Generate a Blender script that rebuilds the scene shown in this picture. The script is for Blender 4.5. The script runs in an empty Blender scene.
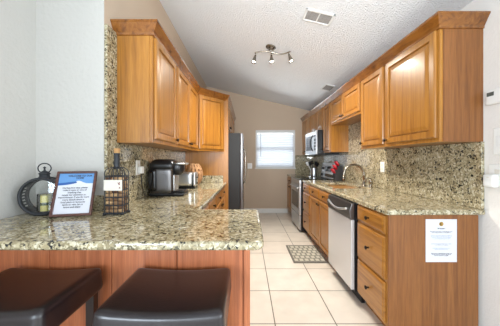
import bpy, bmesh, math, random
from mathutils import Vector, Matrix
random.seed(7)
S = bpy.context.scene
COL = S.collection
PI = math.pi
H = 1.25                      # eye height

# ------------------------------------------------------------------ camera, world, lights, exposure
cam_d = bpy.data.cameras.new('camera'); cam = bpy.data.objects.new('camera', cam_d); COL.objects.link(cam)
cam.location = (0, 0, H); cam.rotation_euler = (PI/2, 0, 0)
cam_d.sensor_width = 36; cam_d.lens = 241/500*36; cam_d.shift_x = .006; cam_d.shift_y = -.006
cam_d.clip_start = .02
S.camera = cam
S.view_settings.view_transform = 'Standard'; S.view_settings.look = 'None'
S.view_settings.exposure = 0.6; S.view_settings.gamma = 1.0; S.view_settings.use_curve_mapping = False

W = bpy.data.worlds.new('daylight'); S.world = W; W.use_nodes = True
bg = W.node_tree.nodes['Background']; bg.inputs[0].default_value = (.86, .94, 1, 1); bg.inputs[1].default_value = .85

def area(name, loc, rot, sx, sy, power, color=(1, 1, 1)):
    d = bpy.data.lights.new(name, 'AREA'); d.shape = 'RECTANGLE'; d.size = sx; d.size_y = sy; d.energy = power; d.color = color
    o = bpy.data.objects.new(name, d); COL.objects.link(o); o.location = loc; o.rotation_euler = rot
    return o
# living-room windows behind the camera, the daylight outside the kitchen window, three added fill lamps, and the photographer's flash bounced off the ceiling
area('living_room_daylight', (.2, -3.4, 1.3), (math.radians(100), 0, 0), 5.5, 2.4, 72, (.86, .94, 1))
area('side_wall_fill', (3.2, -1.4, 1.3), (math.radians(95), 0, math.radians(70)), 2.2, 1.6, 62, (.86, .94, 1))  # added fill lamp, no known window here; evens out the white left wall
area('splash_fill', (-2.1, -2.4, 1.35), (math.radians(90), 0, math.radians(-42)), 1.8, 1.5, 95, (.74, .87, 1))  # added cool fill lamp, not a known window; lifts the near right backsplash
area('kitchen_window_daylight', (.67, 7.6, 2.6), (math.radians(-68), 0, 0), 2.5, 1.5, 60, (.97, .99, 1))
area('far_ceiling_fill', (.67, 8.6, -.4), (math.radians(-123), 0, 0), 5.0, 2.5, 750, (.94, .98, 1))  # unseen lamp added low outdoors to throw light up onto the far ceiling
def flash(loc, aim, power, cone):
    d = bpy.data.lights.new('bounce_flash', 'SPOT'); d.energy = power; d.spot_size = math.radians(cone); d.spot_blend = .9; d.shadow_soft_size = .12; d.color = (.9, .96, 1)
    o = bpy.data.objects.new('bounce_flash', d); COL.objects.link(o); o.location = loc
    o.rotation_euler = (Vector(aim)-Vector(loc)).to_track_quat('-Z', 'Y').to_euler()
flash((.15, -.25, 1.45), (.40, 4.6, 2.85), 185, 72)

# ------------------------------------------------------------------ helpers
def srgb(r, g, b):
    f = lambda c: (c/12.92 if c <= .04045 else ((c+.055)/1.055)**2.4)
    return (f(r/255), f(g/255), f(b/255), 1)

def wmat(o):
    m = Matrix.LocRotScale(o.location, o.rotation_euler, o.scale)
    return wmat(o.parent) @ m if o.parent else m

class MB:
    def __init__(s): s.bm = bmesh.new()
    def box(s, x0, x1, y0, y1, z0, z1):
        vs = [s.bm.verts.new((x, y, z)) for x in (x0, x1) for y in (y0, y1) for z in (z0, z1)]
        for f in ((0,1,3,2),(4,6,7,5),(0,4,5,1),(2,3,7,6),(0,2,6,4),(1,5,7,3)): s.bm.faces.new([vs[i] for i in f])
        return s
    def obox(s, M, sx, sy, sz):            # oriented box, centred on M
        vs = [s.bm.verts.new(M @ Vector((x*sx/2, y*sy/2, z*sz/2))) for x in (-1, 1) for y in (-1, 1) for z in (-1, 1)]
        for f in ((0,1,3,2),(4,6,7,5),(0,4,5,1),(2,3,7,6),(0,2,6,4),(1,5,7,3)): s.bm.faces.new([vs[i] for i in f])
        return s
    def prism(s, pts, a, b, axis='y'):     # polygon extruded along an axis
        def P(p, t):
            if axis == 'y': return (p[0], t, p[1])
            if axis == 'x': return (t, p[0], p[1])
            return (p[0], p[1], t)
        A = [s.bm.verts.new(P(p, a)) for p in pts]; B = [s.bm.verts.new(P(p, b)) for p in pts]
        s.bm.faces.new(A); s.bm.faces.new(B[::-1]); n = len(pts)
        for i in range(n): s.bm.faces.new((A[i], A[(i+1)%n], B[(i+1)%n], B[i]))
        return s
    def ring_slab(s, o, i, z0, z1):        # rectangular slab with a rectangular hole: (x0,x1,y0,y1)
        def q(r, z): return [s.bm.verts.new(p) for p in ((r[0],r[2],z),(r[1],r[2],z),(r[1],r[3],z),(r[0],r[3],z))]
        a, b, c, d = q(o, z0), q(i, z0), q(o, z1), q(i, z1)
        for k in range(4):
            l = (k+1) % 4
            for f in ((a[k],a[l],b[l],b[k]),(c[k],c[l],d[l],d[k]),(a[k],a[l],c[l],c[k]),(b[k],b[l],d[l],d[k])): s.bm.faces.new(f)
        return s
    def lathe(s, c, axis, prof, seg=24, M=None):
        A = Vector(axis).normalized(); t = Vector((1, 0, 0)) if abs(A.x) < .9 else Vector((0, 1, 0))
        u = A.cross(t).normalized(); v = A.cross(u); c = Vector(c); rows = []
        for r, h in prof:
            if r < 1e-5: rows.append([s.bm.verts.new(c + A*h)])
            else: rows.append([s.bm.verts.new(c + A*h + (u*math.cos(2*PI*k/seg) + v*math.sin(2*PI*k/seg))*r) for k in range(seg)])
        for p, q in zip(rows, rows[1:]):
            for k in range(seg):
                l = (k+1) % seg
                if len(p) == 1 and len(q) == 1: continue
                if len(p) == 1: s.bm.faces.new((p[0], q[k], q[l]))
                elif len(q) == 1: s.bm.faces.new((p[k], p[l], q[0]))
                else: s.bm.faces.new((p[k], p[l], q[l], q[k]))
        for r in (rows[0], rows[-1]):
            if len(r) > 2: s.bm.faces.new(r)
        return s
    def tube(s, pts, r, seg=8, closed=False):
        P = [Vector(p) for p in pts]; n = len(P); rings = []
        rr = r if isinstance(r, (list, tuple)) else [r]*n
        up = None
        for i in range(n):
            a = P[i-1] if (i > 0 or closed) else P[i]; b = P[(i+1) % n] if (i < n-1 or closed) else P[i]
            T = (b-a).normalized()
            if up is None: up = Vector((0, 0, 1)) if abs(T.z) < .9 else Vector((1, 0, 0))
            u = T.cross(up)
            if u.length < 1e-4: u = T.cross(Vector((0, 1, 0)))
            u.normalize(); v = T.cross(u).normalized(); up = -v if False else v.cross(T)*0 + (u.cross(T))
            rings.append([s.bm.verts.new(P[i] + (u*math.cos(2*PI*k/seg) + v*math.sin(2*PI*k/seg))*rr[i]) for k in range(seg)])
        m = n if closed else n-1
        for i in range(m):
            p, q = rings[i], rings[(i+1) % n]
            for k in range(seg):
                l = (k+1) % seg; s.bm.faces.new((p[k], p[l], q[l], q[k]))
        if not closed: s.bm.faces.new(rings[0]); s.bm.faces.new(rings[-1])
        return s
    def panel(s, o, U, N, u0, u1, v0, v1, prof, back=0.0):   # stepped (raised) panel: prof = [(inset, height)]
        o, U, N, Z = Vector(o), Vector(U).normalized(), Vector(N).normalized(), Vector((0, 0, 1)); rows = []
        for ins, h in [(0, back)] + list(prof):
            rows.append([s.bm.verts.new(o + U*u + Z*v + N*h) for u, v in ((u0+ins, v0+ins), (u1-ins, v0+ins), (u1-ins, v1-ins), (u0+ins, v1-ins))])
        for p, q in zip(rows, rows[1:]):
            for k in range(4):
                l = (k+1) % 4; s.bm.faces.new((p[k], p[l], q[l], q[k]))
        s.bm.faces.new(rows[0]); s.bm.faces.new(rows[-1])
        return s
    def rbox(s, M, sx, sy, sz, r, cuts=10, fn=None):          # rounded box
        b = bmesh.new(); bmesh.ops.create_cube(b, size=1)
        bmesh.ops.subdivide_edges(b, edges=b.edges[:], cuts=cuts, use_grid_fill=True)
        hx, hy, hz = sx/2, sy/2, sz/2
        for v in b.verts:
            def warp(c, h):                                    # crowd the rows towards the edges
                t = c*2; a = abs(t); sg = 1 if t >= 0 else -1
                return sg*h*(1-(1-a)**1.6)
            p = Vector((warp(v.co.x, hx), warp(v.co.y, hy), warp(v.co.z, hz)))
            q = Vector((max(-hx+r, min(hx-r, p.x)), max(-hy+r, min(hy-r, p.y)), max(-hz+r, min(hz-r, p.z))))
            d = p-q
            if d.length > 1e-7: p = q + d.normalized()*r
            if fn: p = fn(p)
            v.co = p
        me = bpy.data.meshes.new('tmp'); b.to_mesh(me); b.free(); me.transform(M); s.bm.from_mesh(me); bpy.data.meshes.remove(me)
        return s
    def sweep(s, path, prof, closed_prof=True):               # horizontal path (x,y), profile (outward offset, z); outward = right-hand side
        n = len(path); P = [Vector((p[0], p[1])) for p in path]; rows = []
        for i in range(n):
            ns = []
            if i > 0: d = (P[i]-P[i-1]).normalized(); ns.append(Vector((d.y, -d.x)))
            if i < n-1: d = (P[i+1]-P[i]).normalized(); ns.append(Vector((d.y, -d.x)))
            m = ns[0] if len(ns) == 1 else (ns[0]+ns[1])/(1+ns[0].dot(ns[1]))
            rows.append([s.bm.verts.new((P[i].x+m.x*o, P[i].y+m.y*o, z)) for o, z in prof])
        k = len(prof)
        for p, q in zip(rows, rows[1:]):
            for i in range(k): s.bm.faces.new((p[i], p[(i+1)%k], q[(i+1)%k], q[i]))
        s.bm.faces.new(rows[0]); s.bm.faces.new(rows[-1])
        return s
    def build(s, name, mat, parent=None, smooth=False, bevel=0, seg=2, loc=None, norm=True, solid=0):
        if norm: bmesh.ops.recalc_face_normals(s.bm, faces=s.bm.faces[:])
        me = bpy.data.meshes.new(name)
        if parent is None:
            if loc is None:
                xs = [v.co for v in s.bm.verts]
                loc = ((min(v.x for v in xs)+max(v.x for v in xs))/2, (min(v.y for v in xs)+max(v.y for v in xs))/2, min(v.z for v in xs))
            s.bm.transform(Matrix.Translation(-Vector(loc)))
        else: s.bm.transform(wmat(parent).inverted())
        s.bm.to_mesh(me); s.bm.free()
        if smooth:
            for p in me.polygons: p.use_smooth = True
        o = bpy.data.objects.new(name, me); COL.objects.link(o); me.materials.append(mat)
        if parent is None: o.location = loc
        else: o.parent = parent
        if solid:
            m = o.modifiers.new('Solidify', 'SOLIDIFY'); m.thickness = solid; m.offset = 0
        if bevel:
            m = o.modifiers.new('Bevel', 'BEVEL'); m.width = bevel; m.segments = seg; m.limit_method = 'ANGLE'; m.angle_limit = math.radians(40)
            m.harden_normals = False
        return o

def tag(o, label=None, cat=None, group=None, kind=None):
    if label: o['label'] = label
    if cat: o['category'] = cat
    if group: o['group'] = group
    if kind: o['kind'] = kind
    return o
def thing(name, label, cat, loc, rot=(0, 0, 0), group=None):
    o = bpy.data.objects.new(name, None); COL.objects.link(o); o.location = loc; o.rotation_euler = rot; o.empty_display_size = .05
    return tag(o, label, cat, group)
def struct(o): o['kind'] = 'structure'; return o
def copy_tree(o, parent=None):
    c = o.copy(); COL.objects.link(c)
    if parent: c.parent = parent
    for ch in list(o.children): copy_tree(ch, c)
    return c

# ------------------------------------------------------------------ materials
def newmat(name):
    m = bpy.data.materials.new(name); m.use_nodes = True
    nt = m.node_tree; return m, nt, nt.nodes, nt.links, nt.nodes['Principled BSDF']
def plain(name, col, rough=.5, metal=0, coat=0, bump=None, spec=.5, var=0):
    m, nt, N, L, B = newmat(name)
    B.inputs['Base Color'].default_value = col; B.inputs['Roughness'].default_value = rough; B.inputs['Metallic'].default_value = metal
    B.inputs['Coat Weight'].default_value = coat; B.inputs['Specular IOR Level'].default_value = spec
    tc = N.new('ShaderNodeTexCoord')
    if var:
        n = N.new('ShaderNodeTexNoise'); n.inputs['Scale'].default_value = 9; L.new(tc.outputs['Object'], n.inputs['Vector'])
        mx = N.new('ShaderNodeMix'); mx.data_type = 'RGBA'; mx.blend_type = 'MULTIPLY'; mx.inputs[0].default_value = var
        mx.inputs[6].default_value = col; L.new(n.outputs['Fac'], mx.inputs[7]); L.new(mx.outputs[2], B.inputs['Base Color'])
    if bump:
        n = N.new('ShaderNodeTexNoise'); n.inputs['Scale'].default_value = bump[0]; n.inputs['Detail'].default_value = bump[2] if len(bump) > 2 else 3
        L.new(tc.outputs['Object'], n.inputs['Vector'])
        b = N.new('ShaderNodeBump'); b.inputs['Strength'].default_value = bump[1]; b.inputs['Distance'].default_value = bump[3] if len(bump) > 3 else .01
        L.new(n.outputs['Fac'], b.inputs['Height']); L.new(b.outputs['Normal'], B.inputs['Normal'])
    return m
def wood(name, dark, mid, light, axis='z', rough=.32, coat=.25, bold=.0):
    m, nt, N, L, B = newmat(name)
    tc = N.new('ShaderNodeTexCoord'); oi = N.new('ShaderNodeObjectInfo')
    sc = N.new('ShaderNodeVectorMath'); sc.operation = 'SCALE'; sc.inputs[0].default_value = (7.3, 5.1, 3.7); L.new(oi.outputs['Random'], sc.inputs['Scale'])
    ad = N.new('ShaderNodeVectorMath'); ad.operation = 'ADD'; L.new(tc.outputs['Object'], ad.inputs[0]); L.new(sc.outputs[0], ad.inputs[1])
    def mapped(al, ac):
        mp = N.new('ShaderNodeMapping'); s = [ac, ac, ac]; s['xyz'.index(axis)] = al
        mp.inputs['Scale'].default_value = s; L.new(ad.outputs[0], mp.inputs['Vector']); return mp
    a = N.new('ShaderNodeTexNoise'); a.inputs['Scale'].default_value = 1; a.inputs['Detail'].default_value = 5; a.inputs['Distortion'].default_value = .8 + bold
    L.new(mapped(1.0 + bold*2, 34 if not bold else 14).outputs[0], a.inputs['Vector'])
    r = N.new('ShaderNodeValToRGB'); e = r.color_ramp.elements
    e[0].position = .22; e[0].color = dark; e[1].position = .74; e[1].color = light
    k = r.color_ramp.elements.new(.48); k.color = mid
    L.new(a.outputs['Fac'], r.inputs['Fac'])
    f = N.new('ShaderNodeTexNoise'); f.inputs['Scale'].default_value = 1; f.inputs['Detail'].default_value = 2
    L.new(mapped(9, 260).outputs[0], f.inputs['Vector'])
    fr = N.new('ShaderNodeMapRange'); fr.inputs[1].default_value = .35; fr.inputs[2].default_value = .6; fr.inputs[3].default_value = .78; fr.inputs[4].default_value = 1.03
    L.new(f.outputs['Fac'], fr.inputs[0])
    mx = N.new('ShaderNodeMix'); mx.data_type = 'RGBA'; mx.blend_type = 'MULTIPLY'; mx.inputs[0].default_value = .8
    L.new(r.outputs['Color'], mx.inputs[6]); L.new(fr.outputs[0], mx.inputs[7]); L.new(mx.outputs[2], B.inputs['Base Color'])
    B.inputs['Roughness'].default_value = rough; B.inputs['Coat Weight'].default_value = coat; B.inputs['Coat Roughness'].default_value = .18
    b = N.new('ShaderNodeBump'); b.inputs['Strength'].default_value = .06; b.inputs['Distance'].default_value = .004
    L.new(f.outputs['Fac'], b.inputs['Height']); L.new(b.outputs['Normal'], B.inputs['Normal'])
    return m
def granite(name):
    m, nt, N, L, B = newmat(name)
    tc = N.new('ShaderNodeTexCoord')
    n0 = N.new('ShaderNodeTexNoise'); n0.inputs['Scale'].default_value = 60; n0.inputs['Detail'].default_value = 3; L.new(tc.outputs['Object'], n0.inputs['Vector'])
    s0 = N.new('ShaderNodeVectorMath'); s0.operation = 'SCALE'; s0.inputs['Scale'].default_value = .03; L.new(n0.outputs['Color'], s0.inputs[0])
    w = N.new('ShaderNodeVectorMath'); w.operation = 'ADD'; L.new(tc.outputs['Object'], w.inputs[0]); L.new(s0.outputs[0], w.inputs[1])
    v = N.new('ShaderNodeTexVoronoi'); v.inputs['Scale'].default_value = 88; L.new(w.outputs[0], v.inputs['Vector'])
    sx = N.new('ShaderNodeSeparateColor'); L.new(v.outputs['Color'], sx.inputs[0])
    big = N.new('ShaderNodeTexNoise'); big.inputs['Scale'].default_value = 13; big.inputs['Detail'].default_value = 4; L.new(tc.outputs['Object'], big.inputs['Vector'])
    bm_ = N.new('ShaderNodeMapRange'); bm_.inputs[1].default_value = .3; bm_.inputs[2].default_value = .7; bm_.inputs[3].default_value = -.14; bm_.inputs[4].default_value = .24
    L.new(big.outputs['Fac'], bm_.inputs[0])
    ad = N.new('ShaderNodeMath'); ad.operation = 'ADD'; ad.use_clamp = True; L.new(sx.outputs[0], ad.inputs[0]); L.new(bm_.outputs[0], ad.inputs[1])
    r = N.new('ShaderNodeValToRGB'); e = r.color_ramp.elements
    e[0].position = 0; e[0].color = srgb(34, 36, 38); e[1].position = 1; e[1].color = srgb(206, 198, 174)
    for p, c in ((.08, (44, 44, 44)), (.14, (100, 92, 74)), (.24, (142, 130, 102)), (.5, (160, 148, 116)), (.8, (180, 169, 138))):
        k = e.new(p); k.color = srgb(*c)
    L.new(ad.outputs[0], r.inputs['Fac'])
    d = N.new('ShaderNodeTexNoise'); d.inputs['Scale'].default_value = 120; d.inputs['Detail'].default_value = 2; L.new(w.outputs[0], d.inputs['Vector'])
    dr = N.new('ShaderNodeMapRange'); dr.inputs[1].default_value = .34; dr.inputs[2].default_value = .43; dr.inputs[3].default_value = .3; dr.inputs[4].default_value = 1
    L.new(d.outputs['Fac'], dr.inputs[0])
    mx = N.new('ShaderNodeMix'); mx.data_type = 'RGBA'; mx.blend_type = 'MULTIPLY'; mx.inputs[0].default_value = .85
    L.new(r.outputs['Color'], mx.inputs[6]); L.new(dr.outputs[0], mx.inputs[7]); L.new(mx.outputs[2], B.inputs['Base Color'])
    B.inputs['Roughness'].default_value = .045; B.inputs['Specular IOR Level'].default_value = .55
    return m

OAKC = (srgb(124, 76, 26), srgb(160, 106, 40), srgb(176, 122, 52))
OAK_Z = wood('oak_upright', *OAKC, axis='z')
OAK_Y = wood('oak_along', *OAKC, axis='y')
OAK_X = wood('oak_across', *OAKC, axis='x')
OAK_BOLD = wood('oak_crown', srgb(70, 38, 12), srgb(132, 80, 30), srgb(150, 97, 40), axis='y', bold=1.2, rough=.22, coat=.5)
PANEL_OAK = wood('oak_end_panel', srgb(108, 64, 28), srgb(134, 83, 39), srgb(147, 95, 48), axis='z', rough=.45, coat=.1)
CHERRY = wood('cherry_board', srgb(152, 84, 50), srgb(180, 104, 64), srgb(194, 118, 76), axis='z', rough=.4, coat=.15)
GRANITE = granite('speckled_granite')
WALL_WHITE = plain('white_textured_paint', srgb(198, 196, 191), .75, bump=(38, .45, 4))
WALL_CREAM = plain('cream_paint', srgb(232, 228, 222), .75, bump=(60, .2, 3))
WALL_BEIGE = plain('beige_paint', srgb(200, 180, 158), .75, bump=(60, .15, 3))
CEIL = plain('popcorn_ceiling', srgb(246, 248, 250), .95, bump=(90, 1.0, 5, .024))
WHITE = plain('white_semi_gloss', srgb(232, 232, 230), .4)
PLASTIC = plain('white_plastic', srgb(236, 236, 232), .35)
STEEL = plain('brushed_steel', srgb(208, 210, 212), .36, 1)
DARKSTEEL = plain('dark_steel', srgb(110, 108, 108), .3, .9)
NICKEL = plain('brushed_nickel', srgb(150, 142, 130), .25, 1)
BLACK = plain('black_plastic', srgb(24, 24, 26), .3)
GLOSSBLACK = plain('black_glass', srgb(12, 12, 14), .06)
BRONZE = plain('dark_bronze', srgb(44, 34, 28), .35, .7)
IRON = plain('black_iron', srgb(48, 50, 54), .5, .4)
LEATHER = plain('dark_brown_leather', srgb(28, 21, 24), .30, coat=.25, bump=(160, .10, 3))
STITCH = plain('leather_piping', srgb(44, 36, 36), .35)
ESPRESSO = plain('espresso_wood', srgb(40, 24, 18), .35)
PAPER = plain('paper', srgb(212, 214, 222), .7)
INK = plain('ink', srgb(48, 50, 62), .7)
BLUE = plain('print_blue', srgb(96, 146, 200), .5)
DEEPBLUE = plain('print_deep_blue', srgb(44, 92, 160), .5)
INKBLUE = plain('print_light_blue_ink', srgb(92, 124, 172), .7)
GOLD = plain('print_gold', srgb(190, 150, 70), .5)
MAHOGANY = wood('mahogany_frame', srgb(56, 28, 22), srgb(82, 44, 34), srgb(100, 58, 44), axis='x', rough=.35)
CORK = plain('cork', srgb(196, 150, 98), .85, bump=(120, .5), var=.35)
LABELM = plain('cream_label', srgb(222, 216, 204), .5)
CANDLE = plain('cream_wax', srgb(214, 202, 120), .5)
LEAFBAND = plain('dark_green_band', srgb(66, 78, 44), .7)
WICKER = plain('terracotta_weave', srgb(176, 132, 92), .75, bump=(90, .6))
REDM = plain('red_handle', srgb(190, 30, 44), .35)
TEAL = plain('blue_white_handles', srgb(210, 214, 220), .4)
KNIFEWOOD = plain('black_wood', srgb(34, 32, 32), .45)
GREYSCREEN = plain('lcd', srgb(84, 90, 84), .3)
FRIDGE = plain('charcoal_textured_steel', srgb(26, 26, 27), .6, bump=(200, .2))
VENTDARK = plain('vent_backing', srgb(104, 98, 94), .9)
LOUVRE = plain('vent_louvre', srgb(168, 162, 156), .7)
SATIN = plain('satin_silver', srgb(214, 214, 214), .35, .35)

def cork_mat():
    m, nt, N, L, B = newmat('wine_cork'); oi = N.new('ShaderNodeObjectInfo'); r = N.new('ShaderNodeValToRGB')
    e = r.color_ramp.elements; e[0].color = srgb(96, 62, 44); e[1].color = srgb(206, 168, 122); e[0].position = .1
    L.new(oi.outputs['Random'], r.inputs['Fac']); L.new(r.outputs['Color'], B.inputs['Base Color']); B.inputs['Roughness'].default_value = .85
    return m
WINECORK = cork_mat()
def glass(name, tint=(1, 1, 1, 1), rough=.0):
    m, nt, N, L, B = newmat(name); out = N['Material Output']
    g = N.new('ShaderNodeBsdfGlossy'); g.inputs['Roughness'].default_value = .02
    t = N.new('ShaderNodeBsdfTransparent'); t.inputs[0].default_value = tint
    fr = N.new('ShaderNodeFresnel'); fr.inputs[0].default_value = 1.45
    mx = N.new('ShaderNodeMixShader'); L.new(fr.outputs[0], mx.inputs[0]); L.new(t.outputs[0], mx.inputs[1]); L.new(g.outputs[0], mx.inputs[2])
    L.new(mx.outputs[0], out.inputs['Surface']); return m
GLASS = glass('clear_glass', (.97, .98, .98, 1))
def blind_mat():
    m, nt, N, L, B = newmat('white_blind_slat'); out = N['Material Output']
    d = N.new('ShaderNodeBsdfDiffuse'); d.inputs[0].default_value = srgb(236, 238, 242)
    t = N.new('ShaderNodeBsdfTranslucent'); t.inputs[0].default_value = srgb(236, 238, 242)
    mx = N.new('ShaderNodeMixShader'); mx.inputs[0].default_value = .35
    L.new(d.outputs[0], mx.inputs[1]); L.new(t.outputs[0], mx.inputs[2]); L.new(mx.outputs[0], out.inputs['Surface']); return m
BLIND = blind_mat()
def emit(name, col, s):
    m, nt, N, L, B = newmat(name); B.inputs['Emission Color'].default_value = col; B.inputs['Emission Strength'].default_value = s
    B.inputs['Base Color'].default_value = col; return m
BULB = emit('lit_bulb', (1, .93, .82, 1), 12)

def tile_mat():
    m, nt, N, L, B = newmat('ceramic_floor_tile')
    tc = N.new('ShaderNodeTexCoord'); mp = N.new('ShaderNodeMapping')
    T = .4655
    mp.inputs['Location'].default_value = (-(.2137 - T*4), -(1.839 - T*8), 0); L.new(tc.outputs['Object'], mp.inputs['Vector'])
    b = N.new('ShaderNodeTexBrick'); b.offset = 0; b.squash = 1; b.inputs['Scale'].default_value = 1
    b.inputs['Brick Width'].default_value = T; b.inputs['Row Height'].default_value = T; b.inputs['Mortar Size'].default_value = .0045
    b.inputs['Mortar Smooth'].default_value = .15; b.inputs['Bias'].default_value = 0
    b.inputs['Color1'].default_value = srgb(214, 206, 194); b.inputs['Color2'].default_value = srgb(220, 212, 201); b.inputs['Mortar'].default_value = srgb(108, 100, 90)
    L.new(mp.outputs[0], b.inputs['Vector'])
    n = N.new('ShaderNodeTexNoise'); n.inputs['Scale'].default_value = 5; n.inputs['Detail'].default_value = 6; L.new(tc.outputs['Object'], n.inputs['Vector'])
    mr = N.new('ShaderNodeMapRange'); mr.inputs[1].default_value = .3; mr.inputs[2].default_value = .7; mr.inputs[3].default_value = .9; mr.inputs[4].default_value = 1.04; L.new(n.outputs['Fac'], mr.inputs[0])
    mx = N.new('ShaderNodeMix'); mx.data_type = 'RGBA'; mx.blend_type = 'MULTIPLY'; mx.inputs[0].default_value = 1
    L.new(b.outputs['Color'], mx.inputs[6]); L.new(mr.outputs[0], mx.inputs[7]); L.new(mx.outputs[2], B.inputs['Base Color'])
    B.inputs['Roughness'].default_value = .3
    bp = N.new('ShaderNodeBump'); bp.invert = True; bp.inputs['Strength'].default_value = .5; bp.inputs['Distance'].default_value = .002
    L.new(b.outputs['Fac'], bp.inputs['Height']); L.new(bp.outputs['Normal'], B.inputs['Normal'])
    return m
TILE = tile_mat()
def mat_mat():
    m, nt, N, L, B = newmat('grey_woven_mat')
    tc = N.new('ShaderNodeTexCoord')
    b = N.new('ShaderNodeTexBrick'); b.offset = .5; b.inputs['Scale'].default_value = 1
    b.inputs['Brick Width'].default_value = .066; b.inputs['Row Height'].default_value = .088; b.inputs['Mortar Size'].default_value = .016; b.inputs['Mortar Smooth'].default_value = .6
    b.inputs['Color1'].default_value = srgb(186, 182, 166); b.inputs['Color2'].default_value = srgb(178, 174, 160); b.inputs['Mortar'].default_value = srgb(122, 120, 112)
    L.new(tc.outputs['Object'], b.inputs['Vector']); L.new(b.outputs['Color'], B.inputs['Base Color']); B.inputs['Roughness'].default_value = .9
    return m
MATPAT = mat_mat()
MATEDGE = plain('mat_border', srgb(104, 100, 94), .9)

# ------------------------------------------------------------------ structure
YB, XL, XR, XN, YP = 5.70, -.955, 1.61, -1.41, 1.61
def cz(x): return 2.764 - .237*x
struct(MB().box(-1.6, 1.75, -1.6, 5.85, -.08, 0).build('floor', TILE, loc=(0, 0, 0)))
struct(MB().prism([(-1.6, cz(-1.6)), (1.75, cz(1.75)), (1.75, cz(1.75)+.1), (-1.6, cz(-1.6)+.1)], -1.2, 5.85, 'y').build('ceiling', CEIL, loc=(0, 0, 2.7)))
struct(MB().prism([(-1.55, 0), (XL, 0), (XL, cz(XL)), (-1.55, cz(-1.55))], YP+.004, 5.85, 'y').build('wall_left', WALL_BEIGE, loc=(0, 0, 0)))
struct(MB().prism([(-1.53, 0), (XN, 0), (XN, cz(XN)), (-1.53, cz(-1.53))], -.7, YP+.004, 'y').build('wall_left_near', WALL_WHITE, loc=(0, 0, 0)))
struct(MB().prism([(XN, 0), (XL-.001, 0), (XL-.001, cz(XL)), (XN, cz(XN))], YP, YP+.006, 'y').build('wall_left_return', WALL_WHITE, loc=(0, 0, 0)))
struct(MB().prism([(XR, 0), (1.73, 0), (1.73, cz(1.73)), (XR, cz(XR))], 0.3, 5.85, 'y').build('wall_right', WALL_CREAM, loc=(0, 0, 0)))
WX0, WX1, WZ0, WZ1 = .215, 1.125, 1.065, 1.945
wb = MB(); Y0, Y1 = YB, YB+.13
wb.prism([(XL, 0), (WX0, 0), (WX0, cz(WX0)), (XL, cz(XL))], Y0, Y1); wb.prism([(WX1, 0), (XR, 0), (XR, cz(XR)), (WX1, cz(WX1))], Y0, Y1)
wb.box(WX0, WX1, Y0, Y1, 0, WZ0); wb.prism([(WX0, WZ1), (WX1, WZ1), (WX1, cz(WX1)), (WX0, cz(WX0))], Y0, Y1)
struct(wb.build('wall_back', WALL_BEIGE, loc=(0, YB, 0)))
struct(MB().box(-.30, .96, YB-.016, YB-.001, 0, .105).build('baseboard_back', WHITE, bevel=.004))
struct(MB().box(XR-.016, XR-.001, 0.3, 1.64, 0, .105).build('baseboard_right', WHITE, bevel=.004))

# window with blinds
win = thing('window_1', 'white double hung window in the beige back wall', 'window', ((WX0+WX1)/2, YB+.06, WZ0)); struct(win)
f = MB()
for a in ((WX0, WX0+.04, WZ0, WZ1), (WX1-.04, WX1, WZ0, WZ1), (WX0, WX1, WZ0, WZ0+.04), (WX0, WX1, WZ1-.04, WZ1), (WX0, WX1, 1.47, 1.52)):
    f.box(a[0], a[1], YB+.07, YB+.11, a[2], a[3])
f.build('window_frame', WHITE, win, bevel=.004)
MB().box(WX0+.03, WX1-.03, YB+.085, YB+.091, WZ0+.03, WZ1-.03).build('pane', GLASS, win)
MB().box(WX0-.03, WX1+.03, YB-.03, YB+.09, WZ0-.025, WZ0).build('window_sill', WHITE, win, bevel=.005)
c = MB()
for a in ((WX0-.012, WX0+.012, WZ0, WZ1+.012), (WX1-.012, WX1+.012, WZ0, WZ1+.012), (WX0-.012, WX1+.012, WZ1-.012, WZ1+.012)):
    c.box(a[0], a[1], YB-.006, YB+.02, a[2], a[3])
c.build('window_trim', WHITE, win, bevel=.003)
bl = thing('window_blinds', 'white horizontal slat blinds hanging in the back window', 'blinds', ((WX0+WX1)/2, YB+.035, WZ0))
MB().box(WX0+.014, WX1-.014, YB+.005, YB+.06, WZ1-.055, WZ1-.014).build('headrail', WHITE, bl, bevel=.003)
s = MB(); z = WZ0+.05; ns = 0
while z < WZ1-.075:
    M = Matrix.Translation(((WX0+WX1)/2, YB+.035, z)) @ Matrix.Rotation(math.radians(-42), 4, 'X')
    s.obox(M, WX1-WX0-.03, .05, .003); z += .042
s.build('slats', BLIND, bl)
MB().box(WX0+.016, WX1-.016, YB+.012, YB+.058, WZ0+.004, WZ0+.022).build('bottom_rail', WHITE, bl, bevel=.003)
MB().tube([(WX0+.11, YB-.005, WZ1-.05), (WX0+.11, YB-.008, 1.33)], .005).build('wand', DARKSTEEL, bl)
for x in (WX0+.16, WX1-.16): MB().tube([(x, YB+.008, WZ1-.05), (x, YB+.008, WZ0+.02)], .0018, 6).build('ladder_cord', WHITE, bl)

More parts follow.
